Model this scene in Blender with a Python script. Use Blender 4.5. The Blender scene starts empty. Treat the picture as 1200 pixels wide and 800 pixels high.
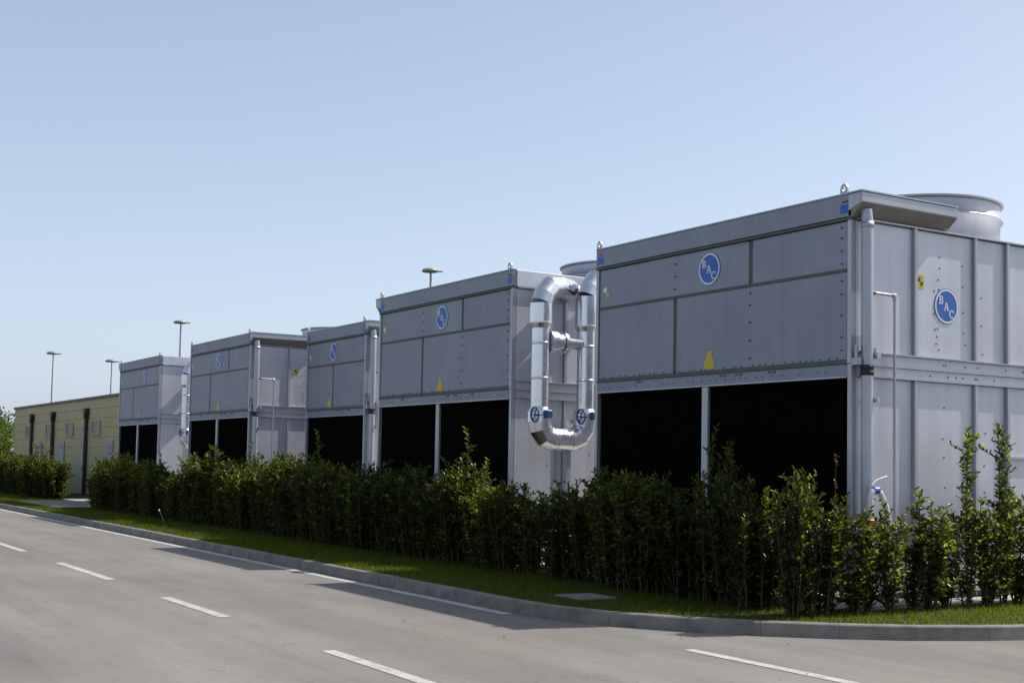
import bpy, bmesh, math, random
import numpy as np
from mathutils import Vector, Matrix
C = bpy.context.scene
COL = C.collection
R_ = math.radians
PI = math.pi
random.seed(7)

# ------------------------------------------------------------------ camera
cam_d = bpy.data.cameras.new('camera')
cam = bpy.data.objects.new('camera', cam_d)
COL.objects.link(cam)
C.camera = cam
cx = Vector((0.52749019, 0.84935104, 0.01889197))
cyv = Vector((0.03985297, -0.04695133, 0.99810186))
cz = Vector((0.84862585, -0.52573604, -0.05861553))
M4 = Matrix((cx, cyv, cz)).transposed().to_4x4()
M4.translation = Vector((0, 0, 1.65))
cam.matrix_world = M4
cam_d.sensor_width = 36.0
cam_d.lens = 45.22
cam_d.shift_y = 0.0466
cam_d.clip_start = 0.1
cam_d.clip_end = 6000

# ------------------------------------------------------------------ light
SUN = Vector((0.20, 1.0, 1.20)).normalized()
elev = math.asin(SUN.z)
azim = math.atan2(SUN.x, SUN.y)
w = bpy.data.worlds.new('World')
C.world = w
w.use_nodes = True
nt = w.node_tree
bg = nt.nodes['Background']
sky = nt.nodes.new('ShaderNodeTexSky')
sky.sky_type = 'NISHITA'
sky.sun_disc = False
sky.sun_elevation = elev
sky.sun_rotation = azim
sky.air_density = 1.0
sky.dust_density = 3.0
sky.ozone_density = 1.0
sky.altitude = 50
# low haze: whitens the sky towards the horizon and thins out with height, the same all round
tcw = nt.nodes.new('ShaderNodeTexCoord')
sep = nt.nodes.new('ShaderNodeSeparateXYZ')
nt.links.new(tcw.outputs['Generated'], sep.inputs[0])
def wmath(op, a, b):
    n_ = nt.nodes.new('ShaderNodeMath'); n_.operation = op
    for k_, v_ in enumerate((a, b)):
        if hasattr(v_, 'node'): nt.links.new(v_, n_.inputs[k_])
        else: n_.inputs[k_].default_value = v_
    return n_.outputs[0]
hz = wmath('POWER', 2.71828, wmath('MULTIPLY', wmath('MAXIMUM', sep.outputs['Z'], 0.0), -1.0 / 0.6))
def wvec(op, a, b):
    n_ = nt.nodes.new('ShaderNodeVectorMath'); n_.operation = op
    for k_, v_ in enumerate((a, b)):
        if hasattr(v_, 'node'): nt.links.new(v_, n_.inputs[k_])
        else: n_.inputs[k_].default_value = v_
    return n_.outputs[0]
hv = nt.nodes.new('ShaderNodeCombineXYZ')
for k_ in range(3): nt.links.new(hz, hv.inputs[k_])
tot = wvec('ADD', wvec('MULTIPLY', sky.outputs['Color'], (0.856,) * 3), wvec('MULTIPLY', hv.outputs[0], (4.40, 5.18, 6.55)))
nt.links.new(tot, bg.inputs['Color'])
bg.inputs['Strength'].default_value = 0.10
sd = bpy.data.lights.new('sun', 'SUN')
sd.energy = 5.0
sd.angle = R_(0.53)
sd.color = (1.0, 0.95, 0.87)
so = bpy.data.objects.new('sun', sd)
COL.objects.link(so)
so.rotation_euler = SUN.to_track_quat('Z', 'Y').to_euler()
so.location = (5, 30, 40)
C.view_settings.view_transform = 'Standard'
C.view_settings.look = 'None'
C.view_settings.exposure = 0.0
C.view_settings.gamma = 1.0
C.view_settings.use_curve_mapping = False
C.cycles.max_bounces = 8
C.cycles.diffuse_bounces = 4

# ------------------------------------------------------------------ materials
def new_mat(name):
    m = bpy.data.materials.new(name)
    m.use_nodes = True
    return m, m.node_tree, m.node_tree.nodes['Principled BSDF']

def noise(nt, scale, detail=4, vec=None, rough=0.55):
    n = nt.nodes.new('ShaderNodeTexNoise')
    n.inputs['Scale'].default_value = scale
    n.inputs['Detail'].default_value = detail
    n.inputs['Roughness'].default_value = rough
    if vec is not None:
        nt.links.new(vec, n.inputs['Vector'])
    return n

def ramp(nt, fac, stops):
    r = nt.nodes.new('ShaderNodeValToRGB')
    el = r.color_ramp.elements
    while len(el) < len(stops):
        el.new(0.5)
    for e, (p, c) in zip(el, stops):
        e.position = p
        e.color = (*c, 1)
    nt.links.new(fac, r.inputs['Fac'])
    return r

def coords(nt, scale=(1, 1, 1), obj=True):
    t = nt.nodes.new('ShaderNodeTexCoord')
    mp = nt.nodes.new('ShaderNodeMapping')
    mp.inputs['Scale'].default_value = scale
    nt.links.new(t.outputs['Object' if obj else 'Generated'], mp.inputs['Vector'])
    return mp.outputs['Vector']

def wcoords(nt, scale=(1, 1, 1)):
    t = nt.nodes.new('ShaderNodeNewGeometry')
    mp = nt.nodes.new('ShaderNodeMapping')
    mp.inputs['Scale'].default_value = scale
    nt.links.new(t.outputs['Position'], mp.inputs['Vector'])
    return mp.outputs['Vector']

def mix(nt, fac, a, b, mode='MIX'):
    m = nt.nodes.new('ShaderNodeMix')
    m.data_type = 'RGBA'
    m.blend_type = mode
    for sock, v in ((m.inputs[0], fac), (m.inputs[6], a), (m.inputs[7], b)):
        if hasattr(v, 'node'):
            nt.links.new(v, sock)
        elif isinstance(v, tuple):
            sock.default_value = (*v, 1)
        else:
            sock.default_value = v
    return m.outputs[2]

def bump(nt, b, height, strength, dist):
    n = nt.nodes.new('ShaderNodeBump')
    n.inputs['Strength'].default_value = strength
    n.inputs['Distance'].default_value = dist
    nt.links.new(height, n.inputs['Height'])
    nt.links.new(n.outputs['Normal'], b.inputs['Normal'])

def simple(name, col, rough=0.5, metal=0.0, var=0.12, scale=6.0, bmp=0.0):
    m, nt, b = new_mat(name)
    if name == 'fill_black': b.inputs['Specular IOR Level'].default_value = 0.02
    n = noise(nt, scale, 5, wcoords(nt))
    lo = tuple(c * (1 - var) for c in col)
    hi = tuple(min(1, c * (1 + var)) for c in col)
    r = ramp(nt, n.outputs['Fac'], [(0.3, lo), (0.7, hi)])
    nt.links.new(r.outputs['Color'], b.inputs['Base Color'])
    b.inputs['Roughness'].default_value = rough
    b.inputs['Metallic'].default_value = metal
    if bmp:
        n2 = noise(nt, scale * 8, 4, wcoords(nt))
        bump(nt, b, n2.outputs['Fac'], bmp, 0.01)
    return m

def galv_mat(name, lo, hi, metal, rough):
    m, nt, b = new_mat(name)
    n = noise(nt, 1.3, 6, wcoords(nt))
    r = ramp(nt, n.outputs['Fac'], [(0.3, lo), (0.7, hi)])
    st = noise(nt, 1.0, 5, wcoords(nt, (7, 7, 0.35)))
    sr = ramp(nt, st.outputs['Fac'], [(0.35, (0.93, 0.93, 0.92)), (0.6, (1, 1, 1))])
    c1 = mix(nt, 1.0, r.outputs['Color'], sr.outputs['Color'], 'MULTIPLY')
    oi = nt.nodes.new('ShaderNodeObjectInfo')
    orr = ramp(nt, oi.outputs['Random'], [(0.0, (0.93, 0.93, 0.94)), (1.0, (1.0, 1.0, 1.0))])
    c2 = mix(nt, 1.0, c1, orr.outputs['Color'], 'MULTIPLY')
    nt.links.new(c2, b.inputs['Base Color'])
    sp = noise(nt, 60, 3, wcoords(nt))
    rr = ramp(nt, sp.outputs['Fac'], [(0.3, (rough - .07,) * 3), (0.7, (rough + .09,) * 3)])
    nt.links.new(rr.outputs['Color'], b.inputs['Roughness'])
    b.inputs['Metallic'].default_value = metal
    n2 = noise(nt, 1.1, 2, wcoords(nt))
    bump(nt, b, n2.outputs['Fac'], 0.12, 0.08)
    return m

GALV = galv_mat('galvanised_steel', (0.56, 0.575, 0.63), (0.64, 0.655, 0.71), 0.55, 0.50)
SHADE_PANEL = galv_mat('shade_grey_panel', (0.265, 0.285, 0.34), (0.305, 0.325, 0.385), 0.35, 0.55)  # front panels darker than the sides: light difference of the faces put into colour
GALVT = galv_mat('galvanised_trim', (0.42, 0.44, 0.48), (0.50, 0.52, 0.56), 0.6, 0.45)
JOINT = simple('joint_strip', (0.105, 0.108, 0.100), 0.6, 0.2)
CASE = galv_mat('inner_casing', (0.15, 0.155, 0.15), (0.20, 0.205, 0.20), 0.2, 0.6)
PAN = simple('underside_shade_pan', (0.24, 0.225, 0.20), 0.6, 0.2)  # gutter underside: its shade is put into this darker brown-grey
BOLT = simple('bolt_steel', (0.10, 0.10, 0.11), 0.5, 0.5)
BLACK = simple('fill_black', (0.009, 0.0095, 0.007), 0.9)
RUBBER = simple('rubber_black', (0.02, 0.02, 0.02), 0.6)
BLUE = simple('sticker_blue', (0.012, 0.12, 0.50), 0.4, var=0.06)
BLUES = simple('badge_blue', (0.02, 0.12, 0.47), 0.4, var=0.05)
WHITE = simple('print_white', (0.78, 0.79, 0.82), 0.45, var=0.04)
YELLOW = simple('sticker_yellow', (0.60, 0.46, 0.03), 0.5, var=0.06)
REDP = simple('print_red', (0.45, 0.10, 0.05), 0.5)
DARKP = simple('print_dark', (0.05, 0.05, 0.05), 0.5)
PATHM = simple('path_concrete', (0.20, 0.19, 0.168), 0.85, var=0.15, scale=2.5, bmp=0.3)
PVC = simple('pvc_white', (0.74, 0.74, 0.72), 0.35, var=0.05)
VALVE = simple('valve_blue', (0.03, 0.09, 0.22), 0.4)
CONC = simple('concrete', (0.33, 0.315, 0.28), 0.85, var=0.16, scale=2.5, bmp=0.35)
KERB = simple('kerb_concrete', (0.19, 0.178, 0.155), 0.85, var=0.30, scale=5, bmp=0.4)
TAN = simple('tan_cladding', (0.46, 0.395, 0.21), 0.7, var=0.07, scale=0.8)
BROWN = simple('brown_metal', (0.035, 0.022, 0.018), 0.5)
DOORM = simple('door_grey', (0.30, 0.32, 0.30), 0.5)
LOUV = simple('window_grey', (0.14, 0.14, 0.16), 0.4)
LAMPM = simple('lamp_metal', (0.30, 0.31, 0.30), 0.5, 0.3)
GLASS = simple('lamp_lens', (0.55, 0.55, 0.52), 0.2)
STEM = simple('shrub_stem', (0.05, 0.04, 0.025), 0.8, scale=30)
BARK = simple('tree_bark', (0.12, 0.09, 0.06), 0.9, scale=12, bmp=0.5)
TEAL = simple('valve_teal', (0.02, 0.10, 0.10), 0.4)

def alu_mat():
    m, nt, b = new_mat('aluminium_cladding')
    n = noise(nt, 5, 5, wcoords(nt))
    r = ramp(nt, n.outputs['Fac'], [(0.3, (0.70, 0.71, 0.73)), (0.7, (0.84, 0.85, 0.87))])
    nt.links.new(r.outputs['Color'], b.inputs['Base Color'])
    rr = ramp(nt, n.outputs['Fac'], [(0.3, (0.22,) * 3), (0.7, (0.34,) * 3)])
    nt.links.new(rr.outputs['Color'], b.inputs['Roughness'])
    b.inputs['Metallic'].default_value = 1.0
    n2 = noise(nt, 9, 3, wcoords(nt))
    bump(nt, b, n2.outputs['Fac'], 0.06, 0.02)
    return m
ALU = alu_mat()

def asphalt_mat():
    m, nt, b = new_mat('asphalt')
    big = noise(nt, 1.0, 6, wcoords(nt, (0.22, 0.50, 1)), 0.62)
    r = ramp(nt, big.outputs['Fac'], [(0.30, (0.162, 0.155, 0.145)), (0.46, (0.190, 0.180, 0.167)), (0.66, (0.244, 0.228, 0.206))])
    dirt = noise(nt, 1.0, 5, wcoords(nt, (0.22, 0.30, 1)), 0.6)
    dr = ramp(nt, dirt.outputs['Fac'], [(0.46, (0, 0, 0)), (0.66, (1, 1, 1))])
    dm = nt.nodes.new('ShaderNodeMath'); dm.operation = 'MULTIPLY'
    nt.links.new(dr.outputs['Color'], dm.inputs[0]); dm.inputs[1].default_value = 0.5
    c = mix(nt, dm.outputs[0], r.outputs['Color'], (0.228, 0.206, 0.170))
    st = noise(nt, 1.0, 4, wcoords(nt, (0.7, 2.2, 1)), 0.7)
    sr = ramp(nt, st.outputs['Fac'], [(0.36, (0.94, 0.94, 0.94)), (0.62, (1.03, 1.03, 1.03))])
    c = mix(nt, 1.0, c, sr.outputs['Color'], 'MULTIPLY')
    ag = noise(nt, 120, 3, wcoords(nt))
    ar = ramp(nt, ag.outputs['Fac'], [(0.3, (0.78, 0.78, 0.78)), (0.7, (1.16, 1.16, 1.16))])
    c = mix(nt, 1.0, c, ar.outputs['Color'], 'MULTIPLY')
    sp = noise(nt, 2.3, 3, wcoords(nt, (1, 1, 1)), 0.5)
    spr = ramp(nt, sp.outputs['Fac'], [(0.62, (1, 1, 1)), (0.72, (0.88, 0.88, 0.88))])
    c = mix(nt, 1.0, c, spr.outputs['Color'], 'MULTIPLY')
    md = noise(nt, 16, 4, wcoords(nt), 0.65)
    mr = ramp(nt, md.outputs['Fac'], [(0.3, (0.93, 0.93, 0.93)), (0.7, (1.05, 1.05, 1.05))])
    c = mix(nt, 1.0, c, mr.outputs['Color'], 'MULTIPLY')
    tr = noise(nt, 1.0, 5, wcoords(nt, (0.05, 1.5, 1)), 0.5)      # faint wheel tracks along the lane
    trr = ramp(nt, tr.outputs['Fac'], [(0.40, (0.90, 0.90, 0.905)), (0.58, (1.03, 1.03, 1.02))])
    c = mix(nt, 1.0, c, trr.outputs['Color'], 'MULTIPLY')
    vo = nt.nodes.new('ShaderNodeTexVoronoi')                       # hairline cracks
    vo.feature = 'DISTANCE_TO_EDGE'
    wn = noise(nt, 0.8, 5, wcoords(nt), 0.6)
    wv = nt.nodes.new('ShaderNodeMixRGB'); wv.inputs['Fac'].default_value = 0.55
    nt.links.new(wcoords(nt, (0.16, 0.33, 1)), wv.inputs['Color1']); nt.links.new(wn.outputs['Color'], wv.inputs['Color2'])
    nt.links.new(wv.outputs['Color'], vo.inputs['Vector']); vo.inputs['Scale'].default_value = 1.6
    cr = ramp(nt, vo.outputs['Distance'], [(0.0, (0.80, 0.80, 0.80)), (0.006, (1, 1, 1))])
    c = mix(nt, 1.0, c, cr.outputs['Color'], 'MULTIPLY')
    nt.links.new(c, b.inputs['Base Color'])
    b.inputs['Roughness'].default_value = 0.85
    bump(nt, b, ag.outputs['Fac'], 0.5, 0.006)
    return m
ASPH = asphalt_mat()

def paint_mat():
    m, nt, b = new_mat('road_paint')
    n = noise(nt, 7, 7, wcoords(nt), 0.75)
    r = ramp(nt, n.outputs['Fac'], [(0.34, (0.24, 0.23, 0.22)), (0.46, (0.42, 0.41, 0.39)), (0.75, (0.56, 0.55, 0.53))])
    nt.links.new(r.outputs['Color'], b.inputs['Base Color'])
    b.inputs['Roughness'].default_value = 0.7
    return m
PAINT = paint_mat()

def leaf_mat(name, stops, trans, tfac, rough=0.35, spec=0.3):
    m, nt, b = new_mat(name)
    g = nt.nodes.new('ShaderNodeNewGeometry')
    r = ramp(nt, g.outputs['Random Per Island'], stops)
    oi = nt.nodes.new('ShaderNodeObjectInfo')               # each plant its own tone
    orr = ramp(nt, oi.outputs['Random'], [(0.0, (0.55, 0.58, 0.55)), (0.5, (0.80, 0.82, 0.78)), (1.0, (1.12, 1.08, 0.95))])
    tone = mix(nt, 1.0, r.outputs['Color'], orr.outputs['Color'], 'MULTIPLY')
    nt.links.new(tone, b.inputs['Base Color'])
    b.inputs['Roughness'].default_value = rough
    b.inputs['Specular IOR Level'].default_value = spec
    t = nt.nodes.new('ShaderNodeBsdfTranslucent')
    tc = mix(nt, 1.0, tone, trans, 'MULTIPLY')
    nt.links.new(tc, t.inputs['Color'])
    ms = nt.nodes.new('ShaderNodeMixShader')
    ms.inputs['Fac'].default_value = tfac
    nt.links.new(b.outputs['BSDF'], ms.inputs[1])
    nt.links.new(t.outputs['BSDF'], ms.inputs[2])
    out = nt.nodes['Material Output']
    nt.links.new(ms.outputs['Shader'], out.inputs['Surface'])
    return m
LEAF = leaf_mat('shrub_leaf', [(0.0, (0.013, 0.018, 0.006)), (0.5, (0.025, 0.034, 0.009)), (0.85, (0.050, 0.063, 0.014)), (1.0, (0.10, 0.115, 0.025))], (6.2, 5.8, 2.1), 0.42, 0.30, 0.26)
TLEAF = leaf_mat('tree_leaf', [(0.0, (0.04, 0.075, 0.018)), (0.6, (0.07, 0.11, 0.024)), (1.0, (0.11, 0.15, 0.035))], (2.2, 2.1, 1.1), 0.42)
BLADE = leaf_mat('grass_blade', [(0.0, (0.036, 0.048, 0.007)), (0.6, (0.055, 0.069, 0.010)), (1.0, (0.088, 0.095, 0.020))], (4.4, 4.7, 1.6), 0.46, 0.8, 0.08)

def ground_mat(name, a, b_, c):
    m, nt, b = new_mat(name)
    n = noise(nt, 3, 6, wcoords(nt), 0.65)
    r = ramp(nt, n.outputs['Fac'], [(0.3, a), (0.5, b_), (0.7, c)])
    nt.links.new(r.outputs['Color'], b.inputs['Base Color'])
    b.inputs['Roughness'].default_value = 0.95
    n2 = noise(nt, 40, 4, wcoords(nt))
    bump(nt, b, n2.outputs['Fac'], 0.8, 0.03)
    return m
TURF = ground_mat('turf', (0.022, 0.028, 0.006), (0.034, 0.042, 0.008), (0.05, 0.055, 0.014))
FIELD = ground_mat('dry_field', (0.10, 0.11, 0.05), (0.16, 0.15, 0.08), (0.20, 0.18, 0.11))
GRAVEL = ground_mat('pale_gravel', (0.34, 0.33, 0.31), (0.44, 0.43, 0.40), (0.52, 0.50, 0.47))

# ------------------------------------------------------------------ mesh helpers
class MB:
    def __init__(self):
        self.v, self.f, self.s = [], [], []
    def add(self, vs, fs, smooth=False):
        o = len(self.v)
        self.v += [tuple(p) for p in vs]
        self.f += [tuple(o + i for i in f) for f in fs]
        self.s += [smooth] * len(fs)
        return self
    def box(self, x0, x1, y0, y1, z0, z1):
        x0, x1 = min(x0, x1), max(x0, x1); y0, y1 = min(y0, y1), max(y0, y1); z0, z1 = min(z0, z1), max(z0, z1)
        vs = [(x, y, z) for z in (z0, z1) for y in (y0, y1) for x in (x0, x1)]
        return self.add(vs, [(0, 2, 3, 1), (4, 5, 7, 6), (0, 1, 5, 4), (2, 6, 7, 3), (0, 4, 6, 2), (1, 3, 7, 5)])
    def prism(self, poly, axis, a, b):
        # poly in the two other axes, order (x,y)/(x,z)/(y,z)
        n = len(poly)
        area = sum(poly[i][0] * poly[(i + 1) % n][1] - poly[(i + 1) % n][0] * poly[i][1] for i in range(n))
        def P(p, t):
            return {'x': (t, p[0], p[1]), 'y': (p[0], t, p[1]), 'z': (p[0], p[1], t)}[axis]
        vs = [P(p, a) for p in poly] + [P(p, b) for p in poly]
        flip = (area > 0) == (b > a)
        if axis == 'y':
            flip = not flip
        fs = [tuple(range(n)), tuple(range(2 * n - 1, n - 1, -1))] + [(i, n + i, n + (i + 1) % n, (i + 1) % n) for i in range(n)]
        if flip:
            fs = [tuple(reversed(f)) for f in fs]
        return self.add(vs, fs)
    def tube(self, pts, r, n=12, caps=True, mitre=False):
        pts = [Vector(p) for p in pts]
        rr = r if isinstance(r, (list, tuple)) else [r] * len(pts)
        rings = []
        up = None
        for i, p in enumerate(pts):
            d0 = (pts[i] - pts[i - 1]).normalized() if i else None
            d1 = (pts[i + 1] - pts[i]).normalized() if i < len(pts) - 1 else None
            if d0 is None: t = d1
            elif d1 is None: t = d0
            else: t = (d0 + d1).normalized()
            if up is None:
                a = Vector((0, 0, 1)) if abs(t.z) < 0.9 else Vector((1, 0, 0))
                up = (a - t * a.dot(t)).normalized()
            else:
                up = (up - t * up.dot(t)).normalized()
            s = t.cross(up)
            k = 1.0
            if d0 is not None and d1 is not None:
                k = 1.0 / max(0.5, t.dot(d0))
            ring = []
            bend = None
            if k > 1.0001:
                bend = (d1 - d0).normalized()
            for j in range(n):
                q = up * math.cos(2 * PI * j / n) + s * math.sin(2 * PI * j / n)
                if bend is not None:
                    q = q + bend * (q.dot(bend)) * (k - 1)
                ring.append(p + q * rr[i])
            rings.append(ring)
        if mitre:
            for i in range(len(rings) - 1):
                self.add(rings[i] + rings[i + 1], [(j, (j + 1) % n, n + (j + 1) % n, n + j) for j in range(n)], True)
            rings_ = []
        else:
            rings_ = rings
        vs = [q for ring in rings_ for q in ring]
        fs = []
        for i in range(len(rings_) - 1):
            for j in range(n):
                a, b = i * n + j, i * n + (j + 1) % n
                fs.append((a, b, b + n, a + n))
        self.add(vs, fs, True)
        if caps:
            self.add(rings[0], [tuple(reversed(range(n)))])
            self.add(rings[-1], [tuple(range(n))])
        return self
    def lathe(self, prof, c=(0, 0, 0), n=48, smooth=True):
        vs, fs = [], []
        for r, z in prof:
            for j in range(n):
                a = 2 * PI * j / n
                vs.append((c[0] + r * math.cos(a), c[1] + r * math.sin(a), c[2] + z))
        for i in range(len(prof) - 1):
            for j in range(n):
                a, b = i * n + j, i * n + (j + 1) % n
                fs.append((a, b, b + n, a + n))
        return self.add(vs, fs, smooth)
    def mesh(self, name, mat, bevel=0.0):
        me = bpy.data.meshes.new(name)
        me.from_pydata(self.v, [], self.f)
        me.polygons.foreach_set('use_smooth', self.s)
        me.materials.append(mat)
        if bevel:
            bm = bmesh.new(); bm.from_mesh(me)
            bmesh.ops.bevel(bm, geom=bm.edges[:], offset=bevel, segments=1, affect='EDGES')
            bm.to_mesh(me); bm.free()
        me.update()
        return me
    def build(self, name, mat, parent=None, bevel=0.0, kind=None, label=None):
        return link(name, self.mesh(name, mat, bevel), parent, kind=kind, label=label)

def link(name, me, parent=None, loc=None, kind=None, label=None):
    o = bpy.data.objects.new(name, me)
    COL.objects.link(o)
    if parent is not None: o.parent = parent
    if loc is not None: o.location = loc
    if kind: o['kind'] = kind
    if label: o['label'] = label
    return o

def tag(o, label, cat, group=None):
    o['label'] = label; o['category'] = cat
    if group: o['group'] = group
    return o

def thing(name, label, cat, loc=(0, 0, 0), rz=0.0, group=None):
    o = bpy.data.objects.new(name, None)
    COL.objects.link(o)
    o.empty_display_size = 0.2
    o.location = loc
    o.rotation_euler = (0, 0, rz)
    return tag(o, label, cat, group)

def np_mesh(name, verts, faces, mat):
    """verts (N,3), faces (M,k) numpy -> mesh (flat shaded)"""
    me = bpy.data.meshes.new(name)
    k = faces.shape[1]
    me.vertices.add(len(verts)); me.vertices.foreach_set('co', np.asarray(verts, dtype=np.float32).ravel())
    me.loops.add(faces.size); me.loops.foreach_set('vertex_index', faces.astype(np.int32).ravel())
    me.polygons.add(len(faces)); me.polygons.foreach_set('loop_start', np.arange(0, faces.size, k, dtype=np.int32))
    me.update(calc_edges=True)
    me.validate()
    me.materials.append(mat)
    return me

G = 0.14           # level of the verge above the road

# ------------------------------------------------------------------ ground, road, kerb
gm = MB(); gm.add([(-2500, -2500, -0.03), (2500, -2500, -0.03), (2500, 2500, -0.03), (-2500, 2500, -0.03)], [(0, 1, 2, 3)])
gm.build('ground', FIELD, kind='structure')

KC = [(-12.3, 7.69), (-11.6, 7.76), (-10.9, 8.00), (-10.25, 8.42), (-9.65, 8.94), (-9.15, 9.52), (-8.73, 10.15), (-8.42, 10.85), (-8.18, 11.6), (-8.02, 12.5), (-7.92, 13.5), (-7.86, 14.5), (-7.84, 15.5)]
def poly_sheet(name, pts, z, mat):
    bm = bmesh.new()
    vs = [bm.verts.new((x, y, z)) for x, y in pts]
    f = bm.faces.new(vs)
    if f.normal.z < 0: f.normal_flip()
    bmesh.ops.triangulate(bm, faces=[f])
    bmesh.ops.recalc_face_normals(bm, faces=bm.faces[:])
    for fc in bm.faces:
        if fc.normal.z < 0: fc.normal_flip()
    me = bpy.data.meshes.new(name); bm.to_mesh(me); bm.free()
    me.materials.append(mat)
    return link(name, me, kind='structure')
road = [(-300, -9), (60, -9), (60, 7.75), (1.0, 7.75), (1.0, 90), (-7.78, 90)] + [(x - .05, y + .05) for x, y in reversed(KC)] + [(-300, 7.74)]
poly_sheet('road', road, 0.0, ASPH)
def inset(pts, d):
    out = []
    for i, p in enumerate(pts):
        a = Vector(pts[max(0, i - 1)]); b = Vector(pts[min(len(pts) - 1, i + 1)])
        t = (b - a).normalized(); nrm = Vector((-t.y, t.x))
        out.append((p[0] + nrm.x * d, p[1] + nrm.y * d))
    return out
KI = inset(KC, 0.15)
verge = [(-300, 7.84)] + KI + [(KI[-1][0], 90), (-300, 90)]
poly_sheet('verge', verge, G - 0.008, TURF)

# kerb stones: profile front batter, one object per stone
kerb_root = bpy.data.objects.new('kerb', None); COL.objects.link(kerb_root); kerb_root['kind'] = 'structure'
def kerb_piece(a, b, da=None, db=None, gap=0.0015):
    """stone between kerb-line points a, b; da/db: inward normals at the ends"""
    a, b = Vector(a), Vector(b)
    t = (b - a).normalized(); n = Vector((-t.y, t.x))
    na = da or n; nb = db or n
    a2, b2 = a + t * gap, b - t * gap
    prof = [(-0.0, -0.02), (0.022, G - 0.012), (0.034, G), (0.15, G), (0.15, -0.02)]
    vs = [(a2.x + na.x * o, a2.y + na.y * o, z) for o, z in prof] + [(b2.x + nb.x * o, b2.y + nb.y * o, z) for o, z in prof]
    fs = [tuple(range(5)), tuple(range(9, 4, -1))] + [(i, 5 + i, 5 + (i + 1) % 5, (i + 1) % 5) for i in range(5)]
    m = MB(); m.add(vs, [tuple(reversed(f)) for f in fs])
    return m
straight = kerb_piece((0, 0), (1.0, 0)).mesh('kerb_stone', KERB)
x = -12.3 - 1.0
random.seed(3)
for i in range(52):
    o = link('kerb_stone', straight, kerb_root, (x, 7.69 + random.uniform(-.004, .004), random.uniform(-.004, .002)))
    x -= 1.0
fx = x + 1.0
kerb_piece((-300, 7.69), (fx, 7.69)).build('far_kerb', KERB, kerb_root)
nrm = []
for i, p in enumerate(KC):
    a = Vector(KC[max(0, i - 1)]); b = Vector(KC[min(len(KC) - 1, i + 1)])
    t = (b - a).normalized(); nrm.append(Vector((-t.y, t.x)))
for i in range(len(KC) - 1):
    kerb_piece(KC[i], KC[i + 1], nrm[i], nrm[i + 1]).build('kerb_stone', KERB, kerb_root)
kerb_piece(KC[-1], (-7.84, 90)).build('far_kerb', KERB, kerb_root)

# painted lines
def line(name, x0, x1, y, wd, label, cat='road marking', group=None):
    n = max(1, int(abs(x1 - x0) / 2))
    m = MB(); m.add([(x0, y - wd / 2, 0.004), (x1, y - wd / 2, 0.004), (x1, y + wd / 2, 0.004), (x0, y + wd / 2, 0.004)], [(0, 1, 2, 3)])
    o = m.build(name, PAINT)
    return tag(o, label, cat, group)
line('edge_line', -200, -12.2, 7.555, 0.16, 'long solid white edge line painted beside the kerb')
line('edge_line', -9.2, -6.6, 7.64, 0.13, 'short white dash at the side road mouth, bottom right of the road')
cl = [(-8.35, -10.48, 'nearest white centre dash at the bottom edge of the road'), (-13.13, -15.25, 'white centre dash, second nearest to the viewer'),
      (-17.7, -20.75, 'white centre dash, third from the viewer'), (-23.4, -26.1, 'white centre dash cut by the left edge of the picture')]
for a, b, lb in cl:
    line('centre_dash', b, a, 4.65, 0.13, lb, group='white centre line dashes')

# concrete pads
pd = MB(); pd.box(-48, -9.93, 10.55, 24, 0.10, G + 0.012)
o = pd.build('concrete_pad', GRAVEL, kind='structure')
pt = MB(); pt.prism([(-45.0, 8.55), (-39.2, 8.75), (-39.2, 10.5), (-45.0, 10.5)], 'z', 0.10, G + 0.015)
pt.build('path', PATHM, kind='structure')

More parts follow.
